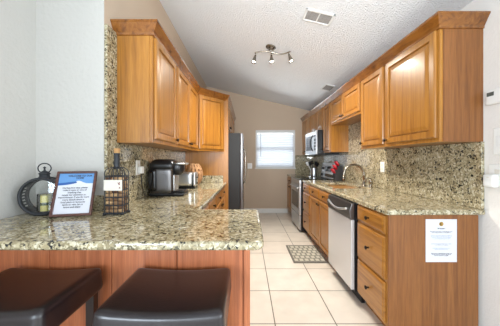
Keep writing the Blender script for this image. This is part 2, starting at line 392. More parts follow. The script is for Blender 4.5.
# ------------------------------------------------------------------ granite: counters and splashes
ZC0, ZC1 = .876, .914
def rcorner(cx, cy, r, a0, n=6): return [(cx+r*math.cos(a0+PI/2*k/n), cy+r*math.sin(a0+PI/2*k/n)) for k in range(n+1)]
pts = [(XN+.001, .988)] + rcorner(.072-.045, .988+.045, .045, -PI/2) + rcorner(.078-.03, 1.65-.03, .03, 0) + [(-.33, 1.65), (-.31, 3.648), (XL+.001, 3.648), (XL+.001, YP-.001), (XN+.001, YP-.001)]
tag(MB().prism(pts, ZC0, ZC1, 'z').build('countertop', GRANITE, bevel=.013, seg=4), 'L-shaped speckled granite countertop on the breakfast peninsula and left cabinets', 'countertop')
tag(MB().ring_slab((.945, 1.608, 1.62, 4.118), (1.06, 1.46, 2.86, 3.56), ZC0, ZC1).build('countertop', GRANITE, bevel=.013, seg=4), 'long right-hand granite countertop around the sink', 'countertop')
tag(MB().box(.945, 1.608, 4.895, YB-.001, ZC0, ZC1).build('countertop', GRANITE, bevel=.013, seg=4), 'short granite countertop between the range and the back wall', 'countertop')
tag(MB().prism([(YP, ZC1+.001), (3.648, ZC1+.001), (3.648, 1.374), (1.734, 1.374), (1.734, 2.16), (YP, 2.16)], XL+.001, XL+.021, 'x').build('backsplash', GRANITE, bevel=.002), 'polished granite backsplash behind the coffee maker, rising beside the left cabinet', 'backsplash')
tag(MB().prism([(1.632, ZC1+.001), (4.13, ZC1+.001), (4.13, .92), (4.885, .92), (4.885, ZC1+.001), (YB-.001, ZC1+.001), (YB-.001, 1.374), (4.88, 1.374), (4.88, 1.34), (4.14, 1.34), (4.14, 1.374), (3.768, 1.374), (3.768, 1.788), (2.772, 1.788), (2.772, 1.374), (1.632, 1.374)], XR-.024, XR-.001, 'x').build('backsplash', GRANITE, bevel=.002), 'long polished granite backsplash behind the sink and faucet', 'backsplash')
tag(MB().box(1.14, XR-.026, YB-.022, YB-.001, ZC1+.001, 1.36).build('backsplash', GRANITE, bevel=.002), 'granite backsplash piece on the back wall right of the window', 'backsplash')
tag(MB().box(-1.13, XL+.0005, YP-.02, YP-.001, ZC1+.001, ZC1+.102).build('backsplash', GRANITE, bevel=.003), 'low granite splash strip on the white wall behind the framed notice', 'backsplash')
tag(MB().box(XL+.023, -.36, 3.628, 3.648, ZC1+.001, ZC1+.102).build('backsplash', GRANITE, bevel=.003), 'low granite splash strip against the wooden refrigerator panel', 'backsplash')

# ------------------------------------------------------------------ cabinets
DOORP = [(.000, .010), (.003, .016), (.009, .020), (.050, .020), (.0515, .014), (.0525, .003), (.059, .003), (.060, .009), (.064, .012), (.094, .0185), (.098, .0185)]
DRAWP = [(.000, .008), (.005, .013), (.012, .015), (.018, .019), (.024, .019)]
KNOBP = [(.0075, 0), (.0055, .004), (.0055, .013), (.013, .018), (.0155, .022), (.0145, .027), (.008, .030), (0, .031)]
class Face:
    def __init__(s, o, U, N): s.o, s.U, s.N = Vector(o), Vector(U).normalized(), Vector(N).normalized()
    def p(s, u, v, n=0): return s.o + s.U*u + Vector((0, 0, v)) + s.N*n
RU = Face((1.315, 0, 0), (0, 1, 0), (-1, 0, 0)); RB = Face((.965, 0, 0), (0, 1, 0), (-1, 0, 0))
LU = Face((-.68, 0, 0), (0, 1, 0), (1, 0, 0)); LB = Face((-.355, 0, 0), (0, 1, 0), (1, 0, 0)); LT = Face((-.315, 0, 0), (0, 1, 0), (1, 0, 0))
def door(F, u0, u1, v0, v1, parent, knob, mat=OAK_Z, name='door'):
    o = MB().panel(F.o, F.U, F.N, u0, u1, v0, v1, DOORP, .001).build(name, mat, parent, bevel=.0)
    if knob: MB().lathe(F.p(knob[0], knob[1], .019), F.N, KNOBP, 16).build('knob', BRONZE, o, smooth=True)
    return o
def drawer(F, u0, u1, v0, v1, parent, mat=None, knob=True):
    if mat is None: mat = OAK_Y
    o = MB().panel(F.o, F.U, F.N, u0, u1, v0, v1, DRAWP, .001).build('drawer', mat, parent)
    if knob: MB().lathe(F.p((u0+u1)/2, (v0+v1)/2, .019), F.N, KNOBP, 16).build('knob', BRONZE, o, smooth=True)
    return o
ZU0, ZU1 = 1.375, 2.165
def wall_cab(label, F, xb, y0, y1, z0, doors, name='wall_cabinet', z1=ZU1):
    t = thing(name, label, 'cabinet', ((F.o.x+xb)/2, (y0+y1)/2, z0))
    xs = sorted((F.o.x, xb))
    MB().box(xs[0], xs[1], y0+.0005, y1-.0005, z0, z1).build('body', OAK_Z, t, bevel=.0015)
    if name == 'wall_cabinet' and (abs(y0-1.645) < .01 or abs(y0-1.735) < .01):
        MB().box(xs[0]+.022*(F.N.x < 0), xs[1]-.022*(F.N.x > 0), y0-.004, y0+.0004, z0, z1).build('side_panel', PANEL_OAK if F.N.x < 0 else OAK_Z, t)
    for d in doors: door(F, d[0], d[1], z0+.028, z1-.018, t, (d[2], z0+.06) if d[2] else None)
    return t
G = .004
wall_cab('nearest right wall cabinet, single raised-panel door beside the bare oak end', RU, XR-.001, 1.645, 2.285, ZU0, [(1.665, 2.262, 2.235)])
wall_cab('single-door right wall cabinet between the nearest cabinet and the short sink cabinets', RU, XR-.001, 2.285, 2.77, ZU0, [(2.308, 2.745, 2.715)])
wall_cab('short two-door wall cabinet high above the sink', RU, XR-.001, 2.77, 3.77, 1.79, [(2.79, 3.262, 3.235), (3.278, 3.75, 3.305)])
wall_cab('narrow tall wall cabinet between the sink and the microwave', RU, XR-.001, 3.77, 4.13, ZU0, [(3.79, 4.112, 4.085)])
wall_cab('short two-door wall cabinet right above the microwave', RU, XR-.001, 4.13, 4.89, 1.735, [(4.148, 4.502, 4.475), (4.518, 4.872, 4.545)])
wall_cab('farthest right wall cabinet in the corner by the back wall', RU, XR-.001, 4.89, YB-.002, ZU0, [(4.91, 5.285, 5.26), (5.30, 5.675, 5.325)])
wall_cab('nearest left wall cabinet with oak end above the wine bottle holder', LU, XL+.001, 1.735, 2.29, ZU0, [(1.765, 2.262, 2.235)])
wall_cab('two-door left wall cabinet above the coffee maker and toaster', LU, XL+.001, 2.29, 3.28, ZU0, [(2.312, 2.778, 2.75), (2.794, 3.26, 2.822)])
# angled corner cabinet
t = thing('corner_wall_cabinet', 'golden angled wall cabinet facing the camera above the wicker vase', 'cabinet', (-.7, 3.45, ZU0))
MB().prism([(XL+.001, 3.281), (-.68, 3.281), (-.345, 3.648), (XL+.001, 3.648)], ZU0, ZU1, 'z').build('body', OAK_Z, t, bevel=.0015)
dg = Vector((-.345+.68, 3.648-3.281, 0)); ln = dg.length; dg.normalize()
AF = Face((-.68, 3.281, 0), dg, (dg.y, -dg.x, 0))
door(AF, .025, ln-.03, ZU0+.028, ZU1-.018, t, None)
# refrigerator surround
tag(MB().box(XL+.001, -.283, 3.650, 3.668, 0, ZU1).build('tall_side_panel', OAK_Z, bevel=.0015), 'tall oak side panel between the left counter and the refrigerator', 'panel')
wall_cab('deep two-door cabinet above the dark refrigerator', LT, XL+.001, 3.670, 4.62, 1.74, [(3.69, 4.14, 4.11), (4.155, 4.60, 4.185)], 'refrigerator_cabinet')
t = thing('pantry_cabinet', 'tall oak pantry cabinet beyond the refrigerator against back wall', 'cabinet', (-.62, 5.15, 0))
MB().box(XL+.001, -.315, 4.622, YB-.002, .1, ZU1).box(XL+.001, -.37, 4.622, YB-.002, 0, .1).build('body', OAK_Z, t, bevel=.0015)
for a, b, k in ((4.64, 5.15, 5.12), (5.165, 5.68, 5.195)):
    door(LT, a, b, .13, 1.25, t, (k, 1.12)); door(LT, a, b, 1.28, ZU1-.018, t, (k, 1.36))
# crown mouldings
CP = [(.001, ZU1-.022), (.013, ZU1-.020), (.016, ZU1-.004), (.050, ZU1+.052), (.055, ZU1+.056), (.055, ZU1+.068), (.001, ZU1+.068)]
tag(MB().sweep([(1.315, YB-.002), (1.315, 1.645), (XR-.002, 1.645)], CP).build('crown_molding', OAK_BOLD), 'oak crown molding along the top of the right wall cabinets', 'molding')
tag(MB().sweep([(XL+.001, 1.735), (-.68, 1.735), (-.68, 3.281), (-.345, 3.648), (-.315, 3.668), (-.315, YB-.002)], CP).build('crown_molding', OAK_BOLD), 'oak crown molding along the top of the left wall cabinets', 'molding')

# base cabinets, right run
def base_cab(label, F, xb, y0, y1, name='base_cabinet', sgn=1):
    t = thing(name, label, 'cabinet', ((F.o.x+xb)/2, (y0+y1)/2, 0))
    x = F.o.x; k = x + .07*sgn
    MB().prism([(k, 0), (xb, 0), (xb, ZC0-.001), (x, ZC0-.001), (x, .1), (k, .1)], y0+.0005, y1-.0005, 'y').build('body', OAK_Z, t, bevel=.0015)
    return t
XBK = 1.575
t = base_cab('nearest right base cabinet of three drawers with the notice on its end', RB, XBK, 1.655, 2.095, 'drawer_cabinet')
for a, b in ((.735, .862), (.42, .715), (.115, .40)): drawer(RB, 1.672, 2.082, a, b, t)
MB().prism([(1.03, 0), (XBK, 0), (XBK, ZC0-.001), (.965, ZC0-.001), (.965, .1), (1.03, .1)], 1.640, 1.655, 'y').build('end_panel', PANEL_OAK, t, bevel=.001)['label'] = 'plain reddish oak end panel'
t = base_cab('two-door sink base cabinet between the dishwasher and far drawers', RB, XBK, 2.708, 3.645, 'sink_cabinet')
# open the sink cabinet top: basin hangs inside (see the shallow body below)
for a, b, k in ((2.722, 3.168, 3.14), (3.184, 3.63, 3.212)):
    drawer(RB, a, b, .735, .862, t); door(RB, a, b, .115, .715, t, (k, .665))
t = base_cab('narrow three-drawer base cabinet beside the range', RB, XBK, 3.645, 4.112, 'drawer_cabinet')
for a, b in ((.735, .862), (.42, .715), (.115, .40)): drawer(RB, 3.662, 4.098, a, b, t)
t = base_cab('base cabinet in the far right corner past the range', RB, XBK, 4.895, YB-.002)
drawer(RB, 4.915, 5.67, .735, .862, t); door(RB, 4.915, 5.285, .115, .715, t, (5.25, .665)); door(RB, 5.30, 5.67, .115, .715, t, (5.335, .665))
# left run
t = base_cab('left base cabinet with drawers under the coffee maker', LB, XL+.002, 1.655, 2.62, sgn=-1)
drawer(LB, 1.70, 2.14, .735, .862, t); drawer(LB, 2.16, 2.60, .735, .862, t)
door(LB, 1.70, 2.14, .115, .715, t, (2.11, .665)); door(LB, 2.16, 2.60, .115, .715, t, (2.19, .665))
t = base_cab('left base cabinet next to the refrigerator panel', LB, XL+.002, 2.62, 3.648, sgn=-1)
drawer(LB, 2.64, 3.12, .735, .862, t); drawer(LB, 3.14, 3.63, .735, .862, t)
door(LB, 2.64, 3.12, .115, .715, t, (3.09, .665)); door(LB, 3.14, 3.63, .115, .715, t, (3.17, .665))
# peninsula
t = thing('peninsula_base', 'reddish wood base of upright boards under the breakfast peninsula', 'cabinet', (-.7, 1.43, 0))
MB().box(XN+.002, .008, 1.275, 1.60, 0, ZC0-.001).build('body', CHERRY, t, bevel=.002)
xs = [XN+.002, -1.03, -.706, -.366, -.021]
for a, b in zip(xs, xs[1:]): MB().box(a+.0015, b-.0015, 1.257, 1.274, .002, ZC0-.001).build('board', CHERRY, t, bevel=.003)
MB().box(-.019, .016, 1.255, 1.60, .002, ZC0-.001).build('corner_trim', CHERRY, t, bevel=.003)

# ------------------------------------------------------------------ appliances
t = thing('dishwasher', 'stainless steel dishwasher with black control strip under the right counter', 'dishwasher', (1.25, 2.40, 0))
MB().box(.94, 1.56, 2.102, 2.702, .1, ZC0-.002).build('body', BLACK, t)
d_ = MB().box(.91, .94, 2.106, 2.698,   .115, .725).build('door', SATIN, t, bevel=.005)
MB().prism([(.905, .728), (.895, .80), (.915, .868), (.94, .868), (.94, .728)], 2.106, 2.698, 'y').build('control_panel', DARKSTEEL, t, bevel=.004)
MB().tube([(.893 - .012*math.sin(PI*k/12), 2.16+.48*k/12, .815 - .035*math.sin(PI*k/12)) for k in range(13)], .011, 8).build('handle', STEEL, t, smooth=True)
MB().box(1.0, 1.03, 2.106, 2.698, 0, .098).build('toe_kick', BLACK, t)

t = thing('range', 'stainless electric range with black side and glass cooktop', 'stove', (1.25, 4.505, 0))
MB().box(.93, 1.582, 4.125, 4.885, .03, .904).box(1.0, 1.5, 4.14, 4.87, 0, .03).build('body', BLACK, t, bevel=.003)
d_ = MB().box(.895, .928, 4.13, 4.88, .30, .82).build('oven_door', STEEL, t, bevel=.005)
MB().box(.892, .896, 4.23, 4.78, .40, .68).build('oven_window', GLOSSBLACK, d_)
MB().tube([(.895, 4.19, .765), (.862, 4.20, .765), (.858, 4.50, .765), (.862, 4.81, .765), (.895, 4.82, .765)], .011, 8).build('handle', STEEL, d_, smooth=True)
MB().box(.898, .928, 4.13, 4.88, .05, .285).build('drawer', STEEL, t, bevel=.005)
MB().box(.895, .93, 4.13, 4.88, .825, .904).build('front_strip', STEEL, t, bevel=.003)
MB().box(.893, 1.50, 4.127, 4.883, .905, .922).build('cooktop', GLOSSBLACK, t, bevel=.004)
for x, y, r in ((1.05, 4.31, .10), (1.05, 4.70, .08), (1.34, 4.31, .08), (1.34, 4.70, .10)):
    MB().lathe((x, y, .922), (0, 0, 1), [(r, 0), (r, .0008), (r-.006, .0008), (r-.006, 0)], 32).build('burner_ring', DARKSTEEL, t)
bk = MB().prism([(1.50, .905), (1.582, .905), (1.582, 1.20), (1.535, 1.20), (1.50, .95)], 4.127, 4.883, 'y').build('backguard', SATIN, t, bevel=.006)
MB().obox(Matrix.Translation((1.514, 4.505, 1.085)) @ Matrix.Rotation(math.radians(8), 4, 'Y'), .006, .34, .10).build('display', GLOSSBLACK, bk)
MB().obox(Matrix.Translation((1.500, 4.505, .965)) @ Matrix.Rotation(math.radians(8), 4, 'Y'), .006, .74, .055).build('lower_strip', GLOSSBLACK, bk)
for y in (4.18, 4.26, 4.75, 4.83): MB().lathe((1.516, y, 1.09), (-1, 0, .14), [(.024, 0), (.022, .02), (0, .022)], 16).build('knob', BLACK, bk, smooth=False)

t = thing('microwave', 'stainless over-the-range microwave with curved black handle', 'microwave', (1.4, 4.51, 1.345))
MB().box(1.215, 1.583, 4.136, 4.884, 1.342, 1.768).build('body', BLACK, t, bevel=.003)
d_ = MB().box(1.185, 1.213, 4.30, 4.882, 1.350, 1.764).build('door', STEEL, t, bevel=.006)
MB().box(1.182, 1.186, 4.42, 4.82, 1.42, 1.69).build('window', GLOSSBLACK, d_, bevel=.001)
MB().tube([(1.186, 4.335, 1.41)] + [(1.186-.045*math.sin(PI*k/10)-.004, 4.335, 1.41+.28*k/10) for k in range(1, 10)] + [(1.186, 4.335, 1.69)], .011, 8).build('handle', BLACK, d_, smooth=True)
cp = MB().box(1.187, 1.213, 4.138, 4.296, 1.350, 1.764).build('control_panel', STEEL, t, bevel=.004)
MB().box(1.184, 1.188, 4.16, 4.275, 1.66, 1.72).build('display', GLOSSBLACK, cp)
bt = MB()
for i in range(3):
    for j in range(4): bt.box(1.1845, 1.188, 4.162+i*.04, 4.192+i*.04, 1.42+j*.055, 1.455+j*.055)
bt.build('buttons', DARKSTEEL, cp)

t = thing('refrigerator', 'dark sided stainless refrigerator behind the tall oak panel', 'refrigerator', (-.5, 4.14, 0))
MB().box(-.93, -.105, 3.69, 4.60, .02, 1.665).build('body', FRIDGE, t, bevel=.006)
for y0, y1, hy in ((3.69, 4.143, 4.09), (4.147, 4.60, 4.20)):
    d_ = MB().box(-.103, -.062, y0, y1, .06, 1.665).build('door', DARKSTEEL, t, bevel=.010, seg=3)
    MB().tube([(-.068, hy, .85), (-.040, hy, .87), (-.030, hy, .95), (-.026, hy, 1.15), (-.030, hy, 1.35), (-.040, hy, 1.43), (-.068, hy, 1.45)], .012, 8).build('handle', NICKEL, d_, smooth=True)

# sink, faucet
t = thing('sink', 'stainless undermount sink set into the right granite counter', 'sink', (1.26, 3.21, .70))
m = MB()
for y0, y1 in ((2.85, 3.20), (3.215, 3.57)):
    r0 = [m.bm.verts.new(p) for p in ((1.05, y0, .872), (1.47, y0, .872), (1.47, y1, .872), (1.05, y1, .872))]
    r1 = [m.bm.verts.new(p) for p in ((1.07, y0+.02, .70), (1.45, y0+.02, .70), (1.45, y1-.02, .70), (1.07, y1-.02, .70))]
    for k in range(4): m.bm.faces.new((r0[k], r0[(k+1)%4], r1[(k+1)%4], r1[k]))
    m.bm.faces.new(r1)
m.build('basin', STEEL, t, solid=.003)
for y in (3.025, 3.39): MB().lathe((1.27, y, .702), (0, 0, 1), [(.04, 0), (.04, .003), (.03, .004), (.02, .001), (0, .001)], 20).build('drain', DARKSTEEL, t)
t = thing('faucet', 'gooseneck nickel faucet arching over the sink', 'faucet', (1.505, 3.10, ZC1))
MB().lathe((1.505, 3.10, ZC1), (0, 0, 1), [(.028, 0), (.028, .006), (.020, .012), (.017, .06), (.015, .07), (0, .07)], 20).build('base', NICKEL, t, smooth=True)
arc = [(1.505, 3.10, ZC1+.05), (1.505, 3.10, 1.06)] + [(1.375+.13*math.cos(PI*k/16), 3.10, 1.06+.13*math.sin(PI*k/16)) for k in range(1, 17)] + [(1.243, 3.10, 1.035)]
MB().tube(arc, .015, 10).build('spout', NICKEL, t, smooth=True)
MB().lathe((1.243, 3.10, 1.045), (0, 0, -1), [(.0145, 0), (.0165, .03), (.016, .055), (0, .055)], 16).build('spray_head', NICKEL, t, smooth=True)
MB().tube([(1.505, 3.09, .965), (1.505, 3.05, .975), (1.49, 3.02, 1.01)], [.010, .008, .006], 8).build('handle', NICKEL, t, smooth=True)
t = thing('soap_dispenser', 'small nickel soap pump beside the faucet', 'soap dispenser', (1.505, 2.93, ZC1))
MB().lathe((1.505, 2.93, ZC1), (0, 0, 1), [(.024, 0), (.024, .005), (.016, .010), (.015, .06), (.020, .065), (.020, .09), (.008, .095), (.008, .11), (0, .11)], 18).build('body', NICKEL, t, smooth=True)
MB().tube([(1.505, 2.93, ZC1+.108), (1.47, 2.93, ZC1+.118), (1.435, 2.93, ZC1+.108)], .007, 8).build('nozzle', NICKEL, t, smooth=True)

# ------------------------------------------------------------------ floor mat
t = thing('kitchen_mat', 'grey patterned mat on the floor in front of the sink', 'mat', (.775, 3.215, 0))
MB().box(.565, .985, 2.915, 3.515, .001, .009).build('border', MATEDGE, t, bevel=.003)
MB().box(.59, .96, 2.94, 3.49, .009, .011).build('pattern', MATPAT, t)

# ------------------------------------------------------------------ ceiling fittings
sl = math.atan(.237)
t = thing('track_light', 'three-headed nickel track light on the sloped ceiling', 'ceiling light', (.306, 3.07, cz(.306)))
MB().lathe((.306, 3.07, cz(.306)+.004), (-.23, 0, -.97), [(.0, 0), (.065, .0), (.065, .018), (.055, .024), (0, .024)], 28).build('canopy', NICKEL, t)
for dx in (-.025, .025): MB().tube([(.306+dx, 3.07, cz(.306+dx)-.015), (.306+dx, 3.07, 2.628)], .006, 8).build('stem', NICKEL, t)
bar = [(.10+.46*k/24, 3.07, 2.618 + .022*math.sin(2*PI*(k/24)) + .02*(k/24)**4 - .008*(1-k/24)**3) for k in range(25)]
MB().tube(bar, .008, 8).build('bar', NICKEL, t, smooth=True)
def head(x, z, d):
    d = Vector(d).normalized(); p = Vector((x, 3.07, z))
    h = MB().tube([p, p + d*.035], .005, 8).lathe(p + d*.03, d, [(0, 0), (.011, 0), (.016, .03), (.028, .085), (.031, .1), (.028, .1), (.022, .07), (0, .06)], 20).build('lamp_head', NICKEL, t, smooth=True)
    MB().lathe(p + d*.094, d, [(0, 0), (.024, .004), (.024, .022), (.014, .032), (0, .034)], 16).build('bulb', BULB, h, smooth=True)
    l = bpy.data.lights.new('spot_lamp', 'SPOT'); l.energy = 62; l.color = (1, .93, .82); l.spot_size = math.radians(130); l.spot_blend = .8; l.shadow_soft_size = .03
    o = bpy.data.objects.new('spot_lamp', l); COL.objects.link(o); o.location = p + d*.15; o.rotation_euler = d.to_track_quat('-Z', 'Y').to_euler()
head(.115, 2.612, (-.25, -.15, -1)); head(.31, 2.612, (.02, -.2, -1)); head(.525, 2.622, (.3, -.15, -1))
def vent(label, x0, x1, y0, y1, split):
    xm, ym = (x0+x1)/2, (y0+y1)/2
    t = thing('ceiling_vent', label, 'vent', (xm, ym, cz(xm)), (0, sl, 0))
    def B(name, boxes, mat, bev=0):
        m = MB()
        for a in boxes: m.box(*a)
        m.bm.transform(wmat(t)); return m.build(name, mat, t, bevel=bev)
    w, d = (x1-x0)/2/math.cos(sl), (y1-y0)/2; e = .022
    fr = [(-w, w, -d, -d+e, -.012, 0), (-w, w, d-e, d, -.012, 0), (-w, -w+e, -d, d, -.012, 0), (w-e, w, -d, d, -.012, 0)]
    if split: fr.append((-.006, .006, -d, d, -.012, 0))
    B('frame', fr, WHITE, .002); B('backing', [(-w+.01, w-.01, -d+.01, d-.01, -.002, 0)], VENTDARK)
    n = 8
    B('louvres', [(-w+e, w-e, -d+e+(2*d-2*e)*(k+.25)/n, -d+e+(2*d-2*e)*(k+.7)/n, -.008, -.005) for k in range(n)], LOUVRE)
vent('larger white return vent with two grilles on the ceiling', .54, .81, 2.19, 2.37, True)
vent('small white ceiling register near the right wall cabinets', 1.25, 1.425, 3.84, 4.12, False)

# ------------------------------------------------------------------ outlets and switches
def plate(name, label, F, u, v, w, h, kind):
    p = F.p(u, v)
    t = thing(name, label, 'outlet' if kind == 'outlet' else 'switch', p)
    MB().panel(F.o, F.U, F.N, u-w/2, u+w/2, v-h/2, v+h/2, [(0, .003), (.004, .006)], .0005).build('cover_plate', PLASTIC, t)
    if kind == 'outlet':
        for dv in (-.02, .02): MB().panel(F.o, F.U, F.N, u-.016, u+.016, v+dv-.014, v+dv+.014, [(0, .007), (.002, .008)], .005).build('receptacle', LABELM, t)
    elif kind == 'switch':
        n = max(1, round(w/.07) - 0)
        n = 2 if w > .1 else 1
        for k in range(n):
            uu = u + (k-(n-1)/2)*.046
            MB().panel(F.o, F.U, F.N, uu-.016, uu+.016, v-.033, v+.033, [(0, .008), (.003, .009)], .005).build('rocker', WHITE, t)
    return t
plate('wall_outlet', 'white outlet on the left granite backsplash behind the coffee maker', Face((XL+.021, 0, 0), (0, 1, 0), (1, 0, 0)), 2.06, 1.185, .075, .125, 'outlet')
plate('wall_outlet', 'cream outlet on the right backsplash past the faucet', Face((XR-.024, 0, 0), (0, 1, 0), (-1, 0, 0)), 2.82, 1.168, .08, .12, 'outlet')
plate('light_switch', 'white switch plate on the back wall left of the window', Face((0, YB, 0), (1, 0, 0), (0, -1, 0)), .065, 1.11, .11, .13, 'switch')
RW = Face((XR, 0, 0), (0, 1, 0), (-1, 0, 0))
plate('light_switch', 'white double switch plate on the right wall below thermostat', RW, 1.512, 1.37, .12, .175, 'switch')
plate('wall_outlet', 'white outlet on the right wall holding the plugged-in device', RW, 1.545, 1.155, .115, .135, 'outlet')
t = thing('plug_in_device', 'rounded white device plugged into the right wall outlet', 'device', (XR, 1.56, 1.11))
MB().rbox(Matrix.Translation((XR-.030, 1.562, 1.115)), .042, .075, .085, .014, 6).build('body', PLASTIC, t, smooth=True)
MB().box(XR-.0515, XR-.0505, 1.555, 1.569, 1.135, 1.140).build('indicator', LABELM, t)
t = thing('thermostat', 'white thermostat with grey screen on the right wall', 'thermostat', (XR, 1.545, 1.60))
MB().rbox(Matrix.Translation((XR-.014, 1.542, 1.660)), .027, .13, .10, .012, 6).build('body', PLASTIC, t, smooth=True)
MB().box(XR-.029, XR-.0272, 1.545, 1.59, 1.665, 1.690).build('screen', GREYSCREEN, t)
tp = thing('power_plug', 'white adapter plug in the left backsplash outlet', 'plug', (XL+.04, 2.06, 1.17))
MB().rbox(Matrix.Translation((XL+.050, 2.06, 1.165)), .036, .05, .06, .008, 5).build('body', PLASTIC, tp, smooth=True)
MB().tube([(XL+.05, 2.06, 1.14), (XL+.05, 2.07, 1.05), (XL+.045, 2.12, .96), (XL+.04, 2.17, .93), (XL+.04, 2.205, .924)], .004, 6).build('cord', BLACK, tp, smooth=True)

# ------------------------------------------------------------------ things on the right counter
t = thing('knife_block', 'dark slanted knife block with red handles before the range', 'knife block', (1.49, 3.90, ZC1))
MB().prism([(1.42, ZC1), (1.555, ZC1), (1.525, 1.17), (1.48, 1.165), (1.405, 1.015)], 3.84, 3.96, 'y').build('block', KNIFEWOOD, t, bevel=.004)
for k in range(3):
    for y in (3.862, 3.90, 3.938):
        q = Vector((1.415 + .030*k, y, 1.036 + .060*k)); d = Vector((-.50, 0, .866)); q = q + d*.003
        o = thing('knife', 'red handled knife standing in the dark knife block', 'knife', q, group='red handled knives')
        MB().tube([q, q + d*.04, q + d*.085], [.011, .014, .012], 8).build('handle', REDM, o, smooth=True)
        MB().tube([q + d*.0855, q + d*.093], [.0118, .009], 8).build('end_cap', DARKSTEEL, o)
t = thing('utensil_crock', 'steel utensil crock in the far right corner', 'crock', (1.40, 5.05, ZC1))
MB().lathe((1.40, 5.05, ZC1), (0, 0, 1), [(0, 0), (.058, 0), (.062, .01), (.062, .17), (.058, .17), (.056, .012), (0, .012)], 28).build('pot', STEEL, t, smooth=False)
for i, (dx, dy, L_, kind, mat, lab) in enumerate(((-.10, -.02, .30, 'spoon', BLACK, 'black cooking spoon leaning left in the steel crock'), (-.03, .05, .33, 'turner', BLACK, 'black slotted turner standing in the steel crock'),
        (.04, -.04, .31, 'spoon', BLACK, 'black ladle in the middle of the steel crock'), (.09, .03, .28, 'turner', BLACK, 'black spatula leaning right in the steel crock'), (-.14, .05, .30, 'spoon', WHITE, 'white spoon leaning far left in the steel crock'))):
    b = Vector((1.40 + dx*.1, 5.05 + dy*.1, ZC1+.015)); e = Vector((1.40+dx, 5.05+dy, ZC1+L_))
    o = thing('cooking_' + kind, lab, 'utensil', b)
    MB().tube([b, b.lerp(e, .72)], .006, 8).build('handle', mat, o)
    d = (e-b).normalized(); M = Matrix.Translation(b.lerp(e, .85)) @ d.to_track_quat('Z', 'X').to_matrix().to_4x4()
    (MB().rbox(M, .055, .02, .085, .0095, 5) if kind == 'spoon' else MB().rbox(M, .07, .010, .085, .0045, 5)).build('head', mat, o, smooth=True)

# ------------------------------------------------------------------ notice on the end panel
def text_mesh(lines, size, name, mat, parent, M, gap=1.0, align='CENTER', bold=0):
    cu = bpy.data.curves.new('txt', 'FONT'); cu.body = '\n'.join(lines); cu.size = size; cu.align_x = align; cu.space_line = gap; cu.offset = bold
    ob = bpy.data.objects.new('txt', cu); COL.objects.link(ob)
    me = bpy.data.meshes.new_from_object(ob); bpy.data.objects.remove(ob); bpy.data.curves.remove(cu)
    me.transform(M); me.transform(wmat(parent).inverted()); me.name = name
    me.materials.clear(); me.materials.append(mat)
    o = bpy.data.objects.new(name, me); COL.objects.link(o); o.parent = parent; return o
t = thing('paper_notice', 'white printed notice taped to the right cabinet end panel', 'notice', (1.321, 1.639, .554))
MB().box(1.215, 1.427, 1.6385, 1.6395, .556, .847).build('sheet', PAPER, t)
FY = Matrix.Translation((0, 1.6380, 0)) @ Matrix.Rotation(PI/2, 4, 'X')
MB().lathe((1.321, 1.6384, .815), (0, -1, 0), [(.015, 0), (.015, .0006), (.0105, .0006), (.0105, 0)], 24).lathe((1.3245, 1.6384, .815), (0, -1, 0), [(0, 0), (.007, 0), (.007, .0007), (0, .0007)], 16).build('emblem', GOLD, t)
text_mesh(['Welcome'], .013, 'heading', INK, t, Matrix.Translation((1.321, 0, .780)) @ FY, bold=.0006)
text_mesh(['Please take a moment to read through this notice', 'before using the kitchen and its appliances'], .0076, 'paragraph', INK, t, Matrix.Translation((1.321, 0, .762)) @ FY, bold=.0002)
text_mesh(['All dishes and glassware should be washed and', 'returned to the cabinets before you check out', 'and trash placed in the bins by the garage', 'on the evening before collection day'], .0076, 'paragraph', INKBLUE, t, Matrix.Translation((1.321, 0, .735)) @ FY)
text_mesh(['Please do not place hot pans on the counter', 'or cut directly on the granite'], .0076, 'paragraph', INK, t, Matrix.Translation((1.321, 0, .678)) @ FY)
text_mesh(['If anything is missing please let us know', 'and we will be happy to help'], .0076, 'paragraph', INKBLUE, t, Matrix.Translation((1.321, 0, .648)) @ FY)
text_mesh(['Thank you for treating this house as your own', 'We hope that you enjoy your stay with us', 'and come back to see us again'], .0076, 'paragraph', INK, t, Matrix.Translation((1.321, 0, .613)) @ FY, bold=.0003)

